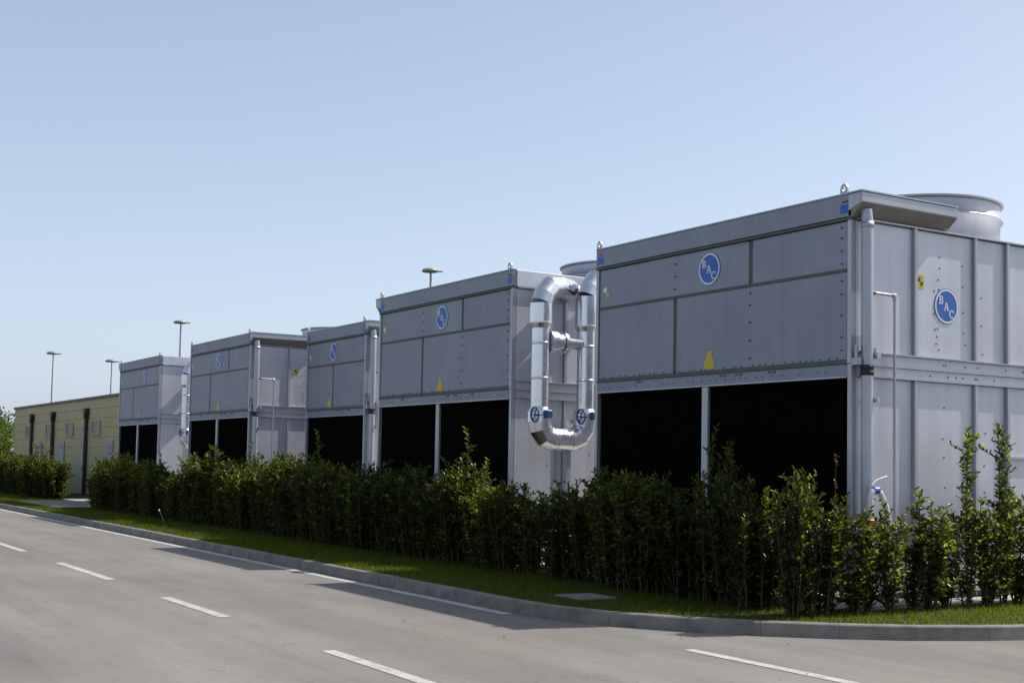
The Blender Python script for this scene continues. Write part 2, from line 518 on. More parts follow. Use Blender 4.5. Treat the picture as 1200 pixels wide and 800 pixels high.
# ------------------------------------------------------------------ logo badge
def disc_strip(m, r0, r1, a0, a1, n, z, c=(0, 0)):
    vs, fs = [], []
    for i in range(n + 1):
        a = a0 + (a1 - a0) * i / n
        vs += [(c[0] + r0 * math.cos(a), c[1] + r0 * math.sin(a), z), (c[0] + r1 * math.cos(a), c[1] + r1 * math.sin(a), z)]
    for i in range(n):
        fs.append((2 * i, 2 * i + 1, 2 * i + 3, 2 * i + 2))
    m.add(vs, fs)
def quads(m, polys, z):
    for p in polys:
        m.add([(x, y, z) for x, y in p], [tuple(range(len(p)))])
def letter_polys(ch):
    out = []
    rect = lambda a, b, c, d: out.append([(a, c), (b, c), (b, d), (a, d)])
    def arc(cx_, cy_, rx0, ry0, rx1, ry1, a0, a1, n=10):
        for i in range(n):
            t0, t1 = a0 + (a1 - a0) * i / n, a0 + (a1 - a0) * (i + 1) / n
            out.append([(cx_ + rx0 * math.cos(t0), cy_ + ry0 * math.sin(t0)), (cx_ + rx1 * math.cos(t0), cy_ + ry1 * math.sin(t0)),
                        (cx_ + rx1 * math.cos(t1), cy_ + ry1 * math.sin(t1)), (cx_ + rx0 * math.cos(t1), cy_ + ry0 * math.sin(t1))])
    if ch == 'B':
        rect(0.08, 0.30, 0, 1); rect(-0.02, 0.08, 0, 0.12); rect(-0.02, 0.08, 0.88, 1)
        rect(0.30, 0.48, 0.0, 0.12); rect(0.30, 0.48, 0.46, 0.57); rect(0.30, 0.48, 0.88, 1.0)
        arc(0.48, 0.765, 0.10, 0.115, 0.30, 0.235, -PI / 2, PI / 2); arc(0.48, 0.265, 0.13, 0.145, 0.36, 0.265, -PI / 2, PI / 2)
    elif ch == 'A':
        out.append([(0.06, 0.11), (0.19, 0.11), (0.46, 0.78), (0.40, 1.0)])
        out.append([(0.40, 1.0), (0.46, 0.78), (0.68, 0.11), (0.92, 0.11), (0.60, 1.0)])
        out.append([(0.275, 0.32), (0.611, 0.32), (0.575, 0.43), (0.319, 0.43)])
        rect(-0.04, 0.32, 0, 0.11); rect(0.58, 1.02, 0, 0.11)
    else:
        arc(0.5, 0.5, 0.27, 0.37, 0.50, 0.5, R_(45), R_(315), 20)
        out.append([(0.78, 0.62), (0.90, 0.62), (0.90, 1.0), (0.80, 0.98), (0.78, 0.86)])
    return out
badge_cache = {}
def badge(parent, origin, ux, r, label=None):
    """round blue sign; ux = direction of its local x (unit), up = z, faces away from wall"""
    uz = Vector((0, 0, 1)); n = Vector(ux).cross(uz)
    key = round(r, 3)
    if key not in badge_cache:
        d = MB(); d.prism([(r * math.cos(2 * PI * i / 40), r * math.sin(2 * PI * i / 40)) for i in range(40)], 'z', 0, 0.004)
        rg = MB(); disc_strip(rg, r * 0.86, r * 0.965, 0, 2 * PI, 40, 0.006)
        L = {}
        for ch, (ox, oy) in (('B', (-0.64, 0.10)), ('A', (-0.24, -0.25)), ('C', (0.20, -0.66))):
            m = MB(); s = 0.47
            quads(m, [[((x * s * .92 + ox) * r, (y * s + oy) * r) for x, y in p] for p in letter_polys(ch)], 0.007)
            L[ch] = m.mesh('letter', WHITE)
        sm = MB(); quads(sm, [[(-.42 * r, -.50 * r), (-.24 * r, -.46 * r), (-.22 * r, -.38 * r), (-.40 * r, -.42 * r)]], 0.007)
        L['s'] = sm.mesh('small_mark', WHITE)
        badge_cache[key] = (d.mesh('badge', BLUES), rg.mesh('badge_ring', WHITE), L)
    dm, rm, L = badge_cache[key]
    b = link('badge', dm, parent, label=label or 'round blue badge with white ring and diagonal letters')
    b.matrix_local = Matrix(((ux[0], uz.x, n.x, origin[0]), (ux[1], uz.y, n.y, origin[1]), (ux[2], uz.z, n.z, origin[2]), (0, 0, 0, 1)))
    link('badge_ring', rm, b)
    for ch in 'BAC':
        link('letter', L[ch], b)
    return b

# ------------------------------------------------------------------ cooling towers
def lug(parent, x, y):
    m = MB()
    n = 10
    outer = [(-0.055, 0.0), (-0.055, 0.06)] + [(0.055 * math.cos(PI - PI * i / n), 0.06 + 0.07 * math.sin(PI - PI * i / n)) for i in range(1, n)] + [(0.055, 0.06), (0.055, 0.0)]
    inner = [(0.024 * math.cos(PI * 1.35 - (2 * PI * 0.85) * i / (len(outer) - 1)), 0.07 + 0.03 * math.sin(PI * 1.35 - (2 * PI * 0.85) * i / (len(outer) - 1))) for i in range(len(outer))]
    for yy, fl in ((y - .012, False), (y + .012, True)):
        vs = [(x + a, yy, b) for a, b in outer] + [(x + a, yy, b) for a, b in inner]
        k = len(outer)
        fs = [(i, i + 1, k + i + 1, k + i) for i in range(k - 1)] + [(k - 1, 0, k, 2 * k - 1)]
        m.add([(p[0], p[1], p[2] + 4.70) for p in vs], [tuple(reversed(f)) if fl else f for f in fs])
    k = len(outer)
    vs = [(x + a, y - .012, b + 4.70) for a, b in outer] + [(x + a, y + .012, b + 4.70) for a, b in outer]
    m.add(vs, [(i, k + i, k + (i + 1) % k, (i + 1) % k) for i in range(k)])
    vs = [(x + a, y - .012, b + 4.70) for a, b in inner] + [(x + a, y + .012, b + 4.70) for a, b in inner]
    m.add(vs, [((i + 1) % k, k + (i + 1) % k, k + i, i) for i in range(k)])
    return m.build('lifting_lug', GALVT, parent)

def tower(xl, yf, W, D, fan_y, label, gutter, pipes=True, badge_at=2.53, side_badge=False, cog=False, narrow=False, glen=1.6, fz=0.0, group='galvanised cooling towers in a row'):
    t = thing('cooling_tower', label, 'cooling tower', (xl, yf, G), group=group)
    B = lambda name, mat, bev=0.0, **k: m.build(name, mat, t, bev, **k)
    # inner casing (dark gaps between panels show it)
    m = MB(); m.box(.05, W - .05, .055, D - .055, 2.60, 4.40)
    m.box(.05, W - .05, .60, D - .60, .84, 2.595)
    B('casing', CASE)
    m = MB(); m.box(.0, W, .02, D - .02, .11, .835); B('basin', GALV, .01)
    m = MB()
    for xx in (.15, W / 2, W - .15):
        m.box(xx - .09, xx + .09, .1, D - .1, .012, .108)
    B('support_beam', simple_dark)
    # roof
    m = MB(); m.box(.02, W - .02, .03, D - .03, 4.405, 4.44); B('roof_deck', GALV)
    # front: fascia
    for yy, s in ((0, 1), (D, -1)):
        m = MB(); m.box(0, W, yy - s * .02, yy + s * .05, 4.435, 4.695); B('fascia', SHADE_PANEL, .004)
        m = MB(); m.box(-.005, W + .005, yy - s * .032, yy + s * .05, 4.697, 4.712); B('fascia_lip', GALVT)
        m = MB(); m.box(0, W, yy - s * .03, yy + s * .05, 4.394, 4.420); B('ledge', JOINT)
    a, b = (W * .66, W * .363)
    if narrow: a = b = None
    P = .062
    def panel(x0, x1, z0, z1, yy=0, s=1):
        nonlocal m
        m = MB(); m.box(x0, x1, yy + s * .0, yy + s * .035, z0, z1); return B('wall_panel', SHADE_PANEL, .004)
    for yy, s in ((0, 1), (D, -1)):
        if narrow:
            panel(P + .02, W - P - .02, 3.835, 4.385, yy, s)
            mid = W * .47
            panel(P + .02, mid - .031, 2.785, 3.80, yy, s); panel(mid + .041, W - P - .02, 2.785, 3.80, yy, s)
        else:
            panel(P + .02, a - .031, 3.835, 4.385, yy, s); panel(a + .041, W - P - .02, 3.835, 4.385, yy, s)
            panel(P + .02, b - .031, 2.785, 3.80, yy, s); panel(b + .041, W - P - .02, 2.785, 3.80, yy, s)
        m = MB(); m.box(P + .02, W - P - .02, yy - s * .008, yy + s * .05, 3.802, 3.832); B('ledge', JOINT)
        m = MB(); m.box(P, W - P, yy - s * .018, yy + s * .05, 2.738, 2.780); B('ledge', JOINT)
        m = MB(); m.box(P, W - P, yy - s * .0, yy + s * .08, 2.60, 2.735); B('intake_beam', SHADE_PANEL, .004)
        m = MB(); m.box(P, W - P, yy - s * .02, yy + s * .08, 2.578, 2.598); B('ledge', GALVT)
        if narrow:
            js = ((W * .47 + .005, 2.785, 3.80),)
        else:
            js = ((a + .005, 3.835, 4.385), (b + .005, 2.785, 3.80))
        for xj, z0, z1 in js:
            m = MB(); m.box(xj - .035, xj + .035, yy + s * .012, yy + s * .05, z0, z1); B('joint_strip', JOINT)
        # posts
        for x0, x1 in ((0, P), (W - P, W)):
            m = MB(); m.box(x0, x1, yy - s * .018, yy + s * .06, 2.74, 4.396); B('corner_post', GALVT, .004)
            m = MB(); m.box(x0, x1, yy - s * .01, yy + s * .058, .84, 2.738); B('corner_post', GALVT, .004)
        if not narrow:
            xm = W * .489
            m = MB(); m.box(xm - .06, xm + .06, yy + s * .0, yy + s * .05, .84, 2.576); B('intake_post', GALVT, .006)
            bays = ((P, xm - .06), (xm + .06, W - P))
        else:
            bays = ((P, W - P),)
        for x0, x1 in bays:
            m = MB()
            n = int((x1 - x0) / .06)
            for i in range(n):
                xx = x0 + (i + .5) * (x1 - x0) / n
                m.box(xx - .0015, xx + .0015, yy + s * .045, yy + s * .45, .845, 2.573)
            m.box(x0, x1, yy + s * .455, yy + s * .475, .845, 2.573)
            B('fill_pack', BLACK)
    # bolts on the front (joined: a couple of pixels each at most)
    m = MB()
    def bolt(x_, z_, s_=.011):
        m.box(x_ - s_, x_ + s_, -.012, .006, z_ - s_ * .8, z_ + s_ * .8)
    if not narrow:
        for z_ in (2.90, 3.12, 3.35, 3.57, 3.72): bolt(a, z_, .013)
        for z_ in (3.93, 4.10, 4.27): bolt(b, z_, .013)
    for z_ in (2.9, 3.05, 3.3, 3.55, 3.7, 3.9, 4.05, 4.2, 4.32): bolt(W - .16, z_)
    x_ = .2
    rb = random.Random(5)
    while x_ < W - .12:
        bolt(x_, 2.806, .009)
        x_ += rb.choice((.10, .13, .21, .21))
    x_ = .2
    while x_ < W - .12:
        m.box(x_ - .008, x_ + .008, -.008, .01, 2.648, 2.662)
        x_ += rb.choice((.12, .17, .3))
    for x0 in (W * .2, W * .55, W * .61, W * .73):
        for k in range(3): m.box(x0 + k * .05 - .008, x0 + k * .05 + .008, -.008, .01, 2.69, 2.72)
    B('bolts', BOLT, kind='stuff')
    # stickers
    for sx_, zz in ((W - .165, 4.525), (.05, 4.525)):
        m = MB(); m.box(sx_, sx_ + .125, -.0245, -.0205, zz - .045, zz + .055); st = B('blue_sticker', BLUE)
        m = MB()
        for k in range(3): m.box(sx_ + .03 + k * .034, sx_ + .052 + k * .034, -.0245, -.0205, zz + .075, zz + .098)
        m.build('print_mark', REDP if sx_ < 1 else DARKP, st)
    m = MB(); m.prism([(.17, 4.12), (.25, 4.12), (.25, 4.06), (.21, 4.04), (.17, 4.06)], 'y', -.005, -.001); ws = B('white_sticker', WHITE)
    m = MB(); m.prism([(.235, 4.055), (.32, 4.03), (.31, 3.97), (.235, 3.97)], 'y', -.006, -.002); B('yellow_sticker', YELLOW)
    yx = W * (.506 if not narrow else .42)
    m = MB(); m.prism([(yx - .095, 2.79), (yx + .095, 2.79), (yx + .10, 2.93), (yx + .05, 3.03), (yx - .05, 3.03), (yx - .105, 2.93)] if False else
                      [(yx - .10, 2.80), (yx + .09, 2.80), (yx + .10, 2.90), (yx + .065, 2.95), (yx + .05, 3.04), (yx - .035, 3.04), (yx - .06, 2.95), (yx - .095, 2.90)], 'y', -.006, -.001)
    B('yellow_sign', YELLOW)
    badge(t, (badge_at, -.003, 4.12), (1, 0, 0), .215)
    lug(t, W - .12, -.004); lug(t, .06, -.004)
    # sides
    for side in (0, 1):
        sx = (lambda v: W + v) if side else (lambda v: -v)     # v = how far out from the side plane
        stf = [1.0, 2.08, 2.69, D - 2.73, D - 2.12, D - 1.04]
        edges = [.064] + stf + [D - .064]
        for i in range(len(edges) - 1):
            y0 = edges[i] + (.055 if i else 0); y1 = edges[i + 1] - .004
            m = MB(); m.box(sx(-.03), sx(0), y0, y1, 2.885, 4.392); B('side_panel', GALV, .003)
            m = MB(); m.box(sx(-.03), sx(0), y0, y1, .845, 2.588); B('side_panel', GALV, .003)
        for y0 in stf:
            m = MB(); m.box(sx(-.03), sx(.045), y0, y0 + .05, 2.886, 4.40); B('stiffener', GALVT, .004)
            m = MB(); m.box(sx(-.03), sx(.045), y0, y0 + .05, .846, 2.586); B('stiffener', GALVT, .004)
        m = MB(); m.box(sx(-.04), sx(.05), .062, D - .062, 4.402, 4.418); B('side_rail', GALVT)
        m = MB(); m.box(sx(-.03), sx(.055), .062, D - .062, 2.865, 2.883); B('side_rail', GALVT)
        m = MB(); m.box(sx(-.03), sx(.012), .062, D - .062, 2.745, 2.863); B('side_beam', GALV)
        m = MB(); m.box(sx(-.03), sx(.045), .062, D - .062, 2.722, 2.743); B('side_rail', GALVT)
        m = MB(); m.box(sx(-.03), sx(.012), .062, D - .062, 2.612, 2.720); B('side_beam', GALV)
        m = MB(); m.box(sx(-.03), sx(.055), .062, D - .062, 2.590, 2.610); B('side_rail', GALVT)
        m = MB(); m.box(sx(-.0), sx(.03), .05, D - .05, .818, .836); B('side_rail', GALVT)
        m = MB()
        rb = random.Random(11 + side)
        for yb, z0, z1, n in ((1.46, 2.95, 4.25, 9), (1.41, 3.05, 3.80, 5), (1.92, 2.95, 4.2, 5), (2.25, 2.95, 3.9, 3), (1.55, .9, 2.5, 5), (1.95, 1.0, 2.4, 4), (2.3, 1.2, 2.3, 3), (.7, 1.0, 2.4, 3)):
            for k in range(n):
                zz = z0 + (z1 - z0) * (k + rb.random() * .5) / n
                yy = yb + rb.uniform(-.03, .03)
                m.box(sx(-.005), sx(.004), yy - .010, yy + .010, zz - .009, zz + .009)
        for zz in (2.66, 2.80):
            for k in range(8):
                yy = 1.2 + rb.random() * 2.0
                m.box(sx(-.005), sx(.016), yy - .010, yy + .010, zz - .010, zz + .010)
        B('side_bolts', BOLT, kind='stuff')
        if side != (1 if gutter == 'R' else 0):
            m = MB(); m.box(sx(-.05), sx(.018), .052, 1.9, 4.42, 4.694); B('side_fascia', GALV, .004)
            m = MB(); m.box(sx(-.0), sx(.04), .053, 1.9, 4.41, 4.430) if False else m.box(sx(.02), sx(.04), .053, 1.9, 4.421, 4.436); B('side_rail', GALVT)
        m = MB(); m.box(sx(-.03), sx(.04), 2.745, D - 2.735, 1.70, 1.73); B('side_rail', GALVT)
    # gutter
    gs = 1 if gutter == 'R' else 0
    sx = (lambda v: W + v) if gs else (lambda v: -v)
    m = MB()
    m.prism([(sx(-.04), 4.50), (sx(.165), 4.572), (sx(.17), 4.58), (sx(.17), 4.69), (sx(-.04), 4.69)], 'y', -.024, glen)
    g = B('gutter', GALVT, .003)
    m = MB(); m.prism([(sx(-.04), 4.425), (sx(.012), 4.425), (sx(.165), 4.565), (sx(.165), 4.570), (sx(-.04), 4.498)], 'y', -.020, glen - .004)
    m.build('gutter_pan', PAN, g)
    m = MB(); m.box(sx(-.04), sx(.18), -.034, glen + .01, 4.697, 4.715); m.build('gutter_lip', GALVT, g)
    if gutter == 'R':
        px, py = W + .115, .12
        m = MB(); m.tube([(px, py, 2.70), (px, py, 4.36), (px - .02, py, 4.50)], .068, 20); dp = B('downpipe', GALVT)
        m = MB(); m.lathe([(.069, 4.36), (.075, 4.362), (.075, 4.30), (.069, 4.298)], (px, py, 0), 20); m.build('collar', GALVT, dp)
        m = MB(); m.lathe([(.0, 2.72), (.074, 2.72), (.080, 2.70), (.080, 2.675), (.071, 2.67), (.071, 2.655), (.080, 2.65), (.080, 2.62), (.074, 2.60), (0, 2.60)], (px, py, 0), 20); m.build('coupling', RUBBER, dp)
        m = MB(); m.tube([(px, py, .02), (px, py, 2.61)], .068, 20); B('downpipe', GALVT)
        m = MB(); m.box(px - .02, px + .09, py + .07, py + .13, 2.80, 2.86); m.tube([(px + .03, py + .1, 2.86), (px + .03, py + .1, 2.92)], .018, 8); B('pipe_bracket', GALVT)
        m = MB(); m.box(px - .02, px + .09, py + .07, py + .12, 2.30, 2.35); B('pipe_bracket', GALVT)
        m = MB(); m.box(px - .12, px - .0, py - .13, py - .085, 2.72, 2.80); m.tube([(px - .06, py - .11, 2.8), (px - .06, py - .11, 2.95)], .022, 8); B('pipe_bracket', GALVT)
        q = W + .10
        m = MB(); m.tube([(q, .20, 3.56), (q, .56, 3.555), (q, .585, 3.54), (q, .59, 3.51), (q, .59, .30)], .017, 10); dr = B('drain_pipe', GALVT)
        m = MB(); m.tube([(q, .55, 3.556), (q, .59, 3.555), (q, .592, 3.50)], .026, 10); m.build('elbow', GALVT, dr)
        m = MB(); m.tube([(q, .19, 3.56), (q, .25, 3.56)], .026, 10); m.build('union', BOLT, dr)
    # fan stack
    fc = (W / 2, fan_y, fz)
    m = MB(); m.lathe([(1.30, 4.44), (1.27, 4.50), (1.20, 4.58), (1.16, 4.68), (1.155, 4.72), (1.155, 5.12), (1.195, 5.125), (1.195, 5.15), (1.155, 5.155), (1.158, 5.32), (1.165, 5.36), (1.14, 5.36), (1.12, 5.30), (1.12, 4.70), (1.12, 4.44)], fc, 64); fs = B('fan_stack', GALVT)
    m = MB(); m.lathe([(1.14, 5.362), (1.205, 5.362), (1.205, 5.385), (1.14, 5.385), (1.14, 5.362)], fc, 64, False); m.build('stack_rim', GALVT, fs)
    m = MB(); m.lathe([(0.0, 4.95), (.12, 4.95), (.16, 4.9), (.16, 4.78), (0, 4.78)], fc, 24); m.build('fan_hub', GALVT, fs)
    for k in range(6):
        an = 2 * PI * k / 6 + .3
        ca, sa = math.cos(an), math.sin(an)
        P3 = lambda rr, tt, z_: (fc[0] + rr * ca - tt * sa, fc[1] + rr * sa + tt * ca, z_ + fz)
        m = MB()
        vs = [P3(.15, -.06, 4.82), P3(.15, .06, 4.91), P3(1.03, .09, 4.89), P3(1.03, -.09, 4.84)]
        vs2 = [(a_, b_, c_ + .012) for a_, b_, c_ in vs]
        m.add(vs + vs2, [(3, 2, 1, 0), (4, 5, 6, 7), (0, 1, 5, 4), (1, 2, 6, 5), (2, 3, 7, 6), (3, 0, 4, 7)]); m.build('fan_blade', GALV, fs)
    if side_badge:
        badge(t, (W + .003, 1.60, 3.52), (0, 1, 0), .215)
    if cog:
        o = (W + .003, cog, 3.78)
        m = MB(); m.box(W + .001, W + .004, cog - .062, cog + .062, 3.70, 3.86); ye = B('yellow_sticker', YELLOW)
        m = MB()
        for a0 in (PI / 2, -PI / 2):
            vs = [(W + .0055, cog, 3.78)] + [(W + .0055, cog + .05 * math.cos(a0 + PI / 2 * i / 6), 3.78 + .058 * math.sin(a0 + PI / 2 * i / 6)) for i in range(7)]
            m.add(vs, [tuple(range(8))])
        m.build('quarter_mark', DARKP, ye)
    return t

simple_dark = simple('beam_dark', (0.05, 0.05, 0.055), 0.6, 0.3)
T1 = tower(-15.42, 11.0, 5.02, 8.0, 4.0, 'nearest and largest-looking galvanised cooling tower, at the right, with badges on two faces', 'R', side_badge=True, cog=1.14)
T2 = tower(-22.70, 11.0, 4.94, 8.0, 4.0, 'galvanised cooling tower second from the right, with shiny looped pipes at its side', 'L')
T3 = tower(-29.90, 12.5, 3.42, 8.0, 4.0, 'narrow set-back cooling tower, third from the right, with one dark intake bay', 'R', narrow=True, badge_at=1.62)
T4 = tower(-35.70, 11.4, 4.80, 8.0, 3.6, 'galvanised cooling tower fourth from the right, with gutter, thin drain pipe and yellow square mark', 'R', badge_at=2.40, cog=1.22, glen=1.9, fz=-.20)
T5 = tower(-44.40, 11.74, 4.65, 8.0, 4.0, 'farthest and smallest-looking cooling tower, beside the tan building', 'L', badge_at=2.95)

# ------------------------------------------------------------------ insulated pipework
def pipework(x, y0, label, group):
    t = thing('pipework', label, 'pipework', (x, y0, G), group=group)
    def run(pts, r, name, par=t, mat=ALU, n=24):
        m = MB(); m.tube(pts, r, n, True, True); return m.build(name, mat, par)
    zt = 4.40
    dY = .89
    for k, yy in enumerate((0.0, dY)):
        run([(0, yy, 2.35), (0, yy, 3.74)], .145, 'riser')
        for zz in (2.9, 3.46):
            m = MB(); m.lathe([(.146, zz - .02), (.151, zz - .018), (.151, zz + .018), (.146, zz + .02)], (0, yy, 0), 24); m.build('cladding_joint', ALU, t)
        m = MB(); m.lathe([(.145, 3.70), (.19, 3.78), (.19, 3.795), (.188, 3.80)], (0, yy, 0), 24, False); m.build('reducer', ALU, t)
        zt = 4.40 if k == 0 else 4.58
        ze = zt - .30
        run([(0, yy, 3.79), (0, yy, ze)], .186, 'riser_sleeve')
        # segmented elbow to the top run
        run([(0, yy, ze), (-.01, yy + .06, ze + .14), (-.05, yy + .20, zt - .02), (-.12, yy + .42, zt + .02)], .182, 'elbow')
        run([(-.12, yy + .42, zt + .02), (-.27, yy + .70, zt + .02), (-.36, yy + .80, zt + .01), (-.50, yy + .84, zt)], .172, 'top_run')
        m = MB(); m.tube([(-.15, yy + .46, zt + .02), (-.17, yy + .50, zt + .02)], .178, 24); m.build('cladding_joint', ALU, t)
        # valve with handwheel
        run([(0, yy, 2.20), (0, yy, 2.36), (0, yy, 2.44)], [.19, .19, .15], 'valve_jacket')
        m = MB(); m.box(.12, .29, yy - .04, yy + .08, 2.26, 2.39); vb = m.build('valve_gear', VALVE, t, .02)
        m = MB()
        cc = Vector((.16, yy - .19, 2.31))
        ring = [(cc.x + .115 * math.cos(2 * PI * i / 20), cc.y, cc.z + .115 * math.sin(2 * PI * i / 20)) for i in range(21)]
        m.tube(ring, .013, 8, False)
        for a_ in (0, PI / 3 * 1, PI / 3 * 2):
            m.tube([(cc.x - .11 * math.cos(a_), cc.y, cc.z - .11 * math.sin(a_)), (cc.x + .11 * math.cos(a_), cc.y, cc.z + .11 * math.sin(a_))], .009, 6)
        m.tube([(cc.x, cc.y, cc.z), (cc.x, yy - .03, cc.z)], .018, 8)
        m.build('handwheel', VALVE, t)
        m = MB(); m.box(-.20, -.11, yy - .16, yy - .06, 2.20, 2.26); m.build('valve_tab', GALVT, t)
    # U bend at the bottom, faceted
    run([(0, 0, 2.24), (0, .02, 2.10), (0, .11, 1.98), (0, .25, 1.93), (0, dY - .25, 1.93), (0, dY - .11, 1.98), (0, dY - .02, 2.10), (0, dY, 2.24)], .185, 'u_bend')
    for yy in (.30, dY - .30):
        m = MB(); m.tube([(0, yy - .015, 1.93), (0, yy + .015, 1.93)], .192, 24); m.build('cladding_joint', ALU, t)
    # bridge between risers
    run([(0, .14, 3.50), (0, .26, 3.50)], .19, 'flange'); run([(0, .27, 3.50), (0, .40, 3.50)], .145, 'bridge_pipe')
    run([(0, .41, 3.50), (0, .46, 3.50)], .17, 'flange'); run([(0, .47, 3.50), (0, dY - .12, 3.50)], .105, 'bridge_pipe')
    for yy, w_ in ((.30, .04), (.55, .045)):
        m = MB(); m.box(-.04, .04, yy - w_, yy + w_, .03, 1.80); m.box(-.13, .13, yy - .12, yy + .12, .013, .03); m.build('support_post', GALVT, t)
    return t
pipework(-17.22, 11.19, 'shiny silver looped pipes with blue handwheels between the two nearest towers', 'silver insulated pipe loops')
pipework(-39.10, 12.38, 'small bright pipe loop beside the farthest cooling tower', 'silver insulated pipe loops')

# make-up water pipes by the near corner of the first tower
t = thing('water_pipe', 'white plastic water pipe with a red valve behind shrubs at the near tower corner', 'pipe', (-10.1, 10.9, G))
m = MB(); m.tube([(0, 0.08, .02), (0, 0.08, 1.22), (0, .10, 1.28), (0, .16, 1.31), (0, .24, 1.27), (0, .33, 1.12), (0, .36, .98), (0, .36, .50)], .032, 12); m.build('pipe', PVC, t)
m = MB(); m.tube([(0, .10, 1.36), (0, .18, 1.42), (0, .34, 1.46)], .010, 8); m.build('hose', PVC, t)
m = MB(); m.tube([(0, .13, 1.30), (0, .20, 1.305)], .043, 12); m.build('pipe_union', BLUES, t)
m = MB(); m.box(-.035, .045, .04, .13, .88, .98); m.build('red_valve', simple('valve_red', (0.42, 0.06, 0.03), 0.4), t, .008)
m = MB(); m.box(-.035, .035, .05, .11, .50, .57); m.build('red_valve', simple('valve_rust', (0.30, 0.07, 0.04), 0.5), t, .008)
m = MB(); m.box(-.06, .05, .14, .32, .36, .58); m.build('meter_box', PVC, t, .01)
t = thing('ground_pipe', 'white plastic pipe lying along the ground beneath the corner shrubs', 'pipe', (-10.05, 10.3, G))
m = MB(); m.tube([(0, -.15, .055), (0, 1.55, .055)], .040, 12); m.build('pipe', PVC, t)
m = MB(); m.tube([(-.10, -.35, .17), (-.10, .55, .15)], .030, 12); m.box(-.14, -.06, .2, .26, .013, .13); m.build('branch_pipe', PVC, t)
t = thing('rebar_grille', 'pale wire grille lying on gravel beside the near tower side', 'grille', (-10.2, 12.0, G))
m = MB()
for k in range(22): m.tube([(.0, k * .09, .012), (0, k * .09, .13)], .004, 5)
for zz in (.03, .13): m.tube([(0, -.02, zz), (0, 1.95, zz)], .005, 5)
m.build('wires', PVC, t)

# ------------------------------------------------------------------ tan building
BX0, BX1, BY = -67.9, -46.5, 12.8
t = thing('tan_building', 'low tan boarded service building with brown downpipes left of the towers', 'building', ((BX0 + BX1) / 2, BY, G))
ox = (BX0 + BX1) / 2
HB = 3.80
m = MB(); m.box(BX0 - ox + .04, BX1 - ox - .04, .04, 9.0, 0, HB - .02); m.build('wall', TAN, t)
nb = 10
cb = MB(); cb.box(BX0 - ox, BX1 - ox, 0, .035, 0, HB / nb - .012); cme = cb.mesh('cladding_board', TAN)
for k in range(nb):
    link('cladding_board', cme, t, (0, random.uniform(-.006, .006), k * HB / nb + .006))
m = MB(); m.box(BX0 - ox - .08, BX1 - ox + .08, -.07, 9.05, HB, HB + .10); m.build('roof', BROWN, t)
for xx in (-63.42, -59.02, -53.03):
    m = MB(); m.tube([(xx - ox, -.085, .03), (xx - ox, -.085, 3.10)], .075, 10); dp = m.build('downpipe', BROWN, t)
    m = MB(); m.prism([(xx - ox - .2, 3.46), (xx - ox + .2, 3.46), (xx - ox + .2, 3.30), (xx - ox + .09, 3.06), (xx - ox - .09, 3.06), (xx - ox - .2, 3.30)], 'y', -.19, -.01); m.build('hopper_head', BROWN, dp)
for a, b in ((-65.01, -63.95), (-60.54, -59.5), (-56.59, -55.52), (-52.25, -51.11)):
    m = MB(); z0, z1 = 2.44, 2.90
    m.box(a - ox - .10, b - ox + .10, -.05, -.008, z0 - .06, z0); m.box(a - ox - .10, b - ox + .10, -.05, -.008, z1, z1 + .06)
    m.box(a - ox - .10, a - ox, -.05, -.008, z0 + .001, z1 - .001); m.box(b - ox, b - ox + .10, -.05, -.008, z0 + .001, z1 - .001)
    wf = m.build('window', simple_frame if 'simple_frame' in globals() else TAN, t)
    m = MB(); m.box(a - ox + .002, b - ox - .002, -.02, -.009, z0 + .002, z1 - .002); m.build('pane', LOUV, wf)
for a, b in ((-62.56, -61.4), (-58.1, -56.9), (-54.23, -53.3), (-49.93, -49.01)):
    m = MB(); m.box(a - ox, b - ox, -.05, -.008, .02, 2.16); d = m.build('door', DOORM, t)
    m = MB(); m.box(a - ox + .15, b - ox - .15, -.06, -.051, 1.85, 2.0); m.build('vent', LOUV, d)
    m = MB(); m.box(b - ox - .14, b - ox - .08, -.09, -.051, 1.0, 1.12); m.build('handle', BOLT, d)

# ------------------------------------------------------------------ lamps far behind
def lamp(x, y, h, label, big=1.0, ang=0.0):
    t = thing('street_lamp', label, 'street lamp', (x, y, G), ang, group='tall lamps behind the towers')
    m = MB(); m.tube([(0, 0, 0), (0, 0, h - .1)], [.11, .055], 10); m.build('pole', LAMPM, t)
    m = MB(); m.lathe([(0, h - .12), (.14, h - .12), (.14, h + .02), (0, h + .04)], (0, 0, 0), 12); m.build('hub', LAMPM, t)
    def head(r):
        m = MB(); m.lathe([(0, h + .20 * r), (.45 * r, h + .30 * r), (.85 * r, h + .16 * r), (r, h - .02 * r), (.92 * r, h - .16 * r), (0, h - .20 * r)], (-.12 * r, 0, 0), 20)
        lu = m.build('luminaire', LAMPM, t)
        m = MB(); m.box(.55 * r, 1.45 * r, -.3 * r, .3 * r, h - .14 * r, h + .02 * r); m.build('control_box', GLASS, lu, .02)
    return head
for (x, y, h, lb, L1, L2, bg_) in ((-60.26, 32.1, 11.75, 'nearest lamp, its large oval head just above the second tower', .44, 0, 0),
                              (-95.76, 29.7, 11.8, 'tall lamp on a thin pole rising behind the farthest tower', .50, 0, 0),
                              (-133.69, 28.6, 11.8, 'tall lamp on a thin pole above the tan building, leftmost', .60, 0, 0),
                              (-139.86, 36.0, 11.8, 'faintest lamp rising just left of the farthest tower', .62, 0, 0)):
    lamp(x, y, h, lb, 1, R_(60))(L1)

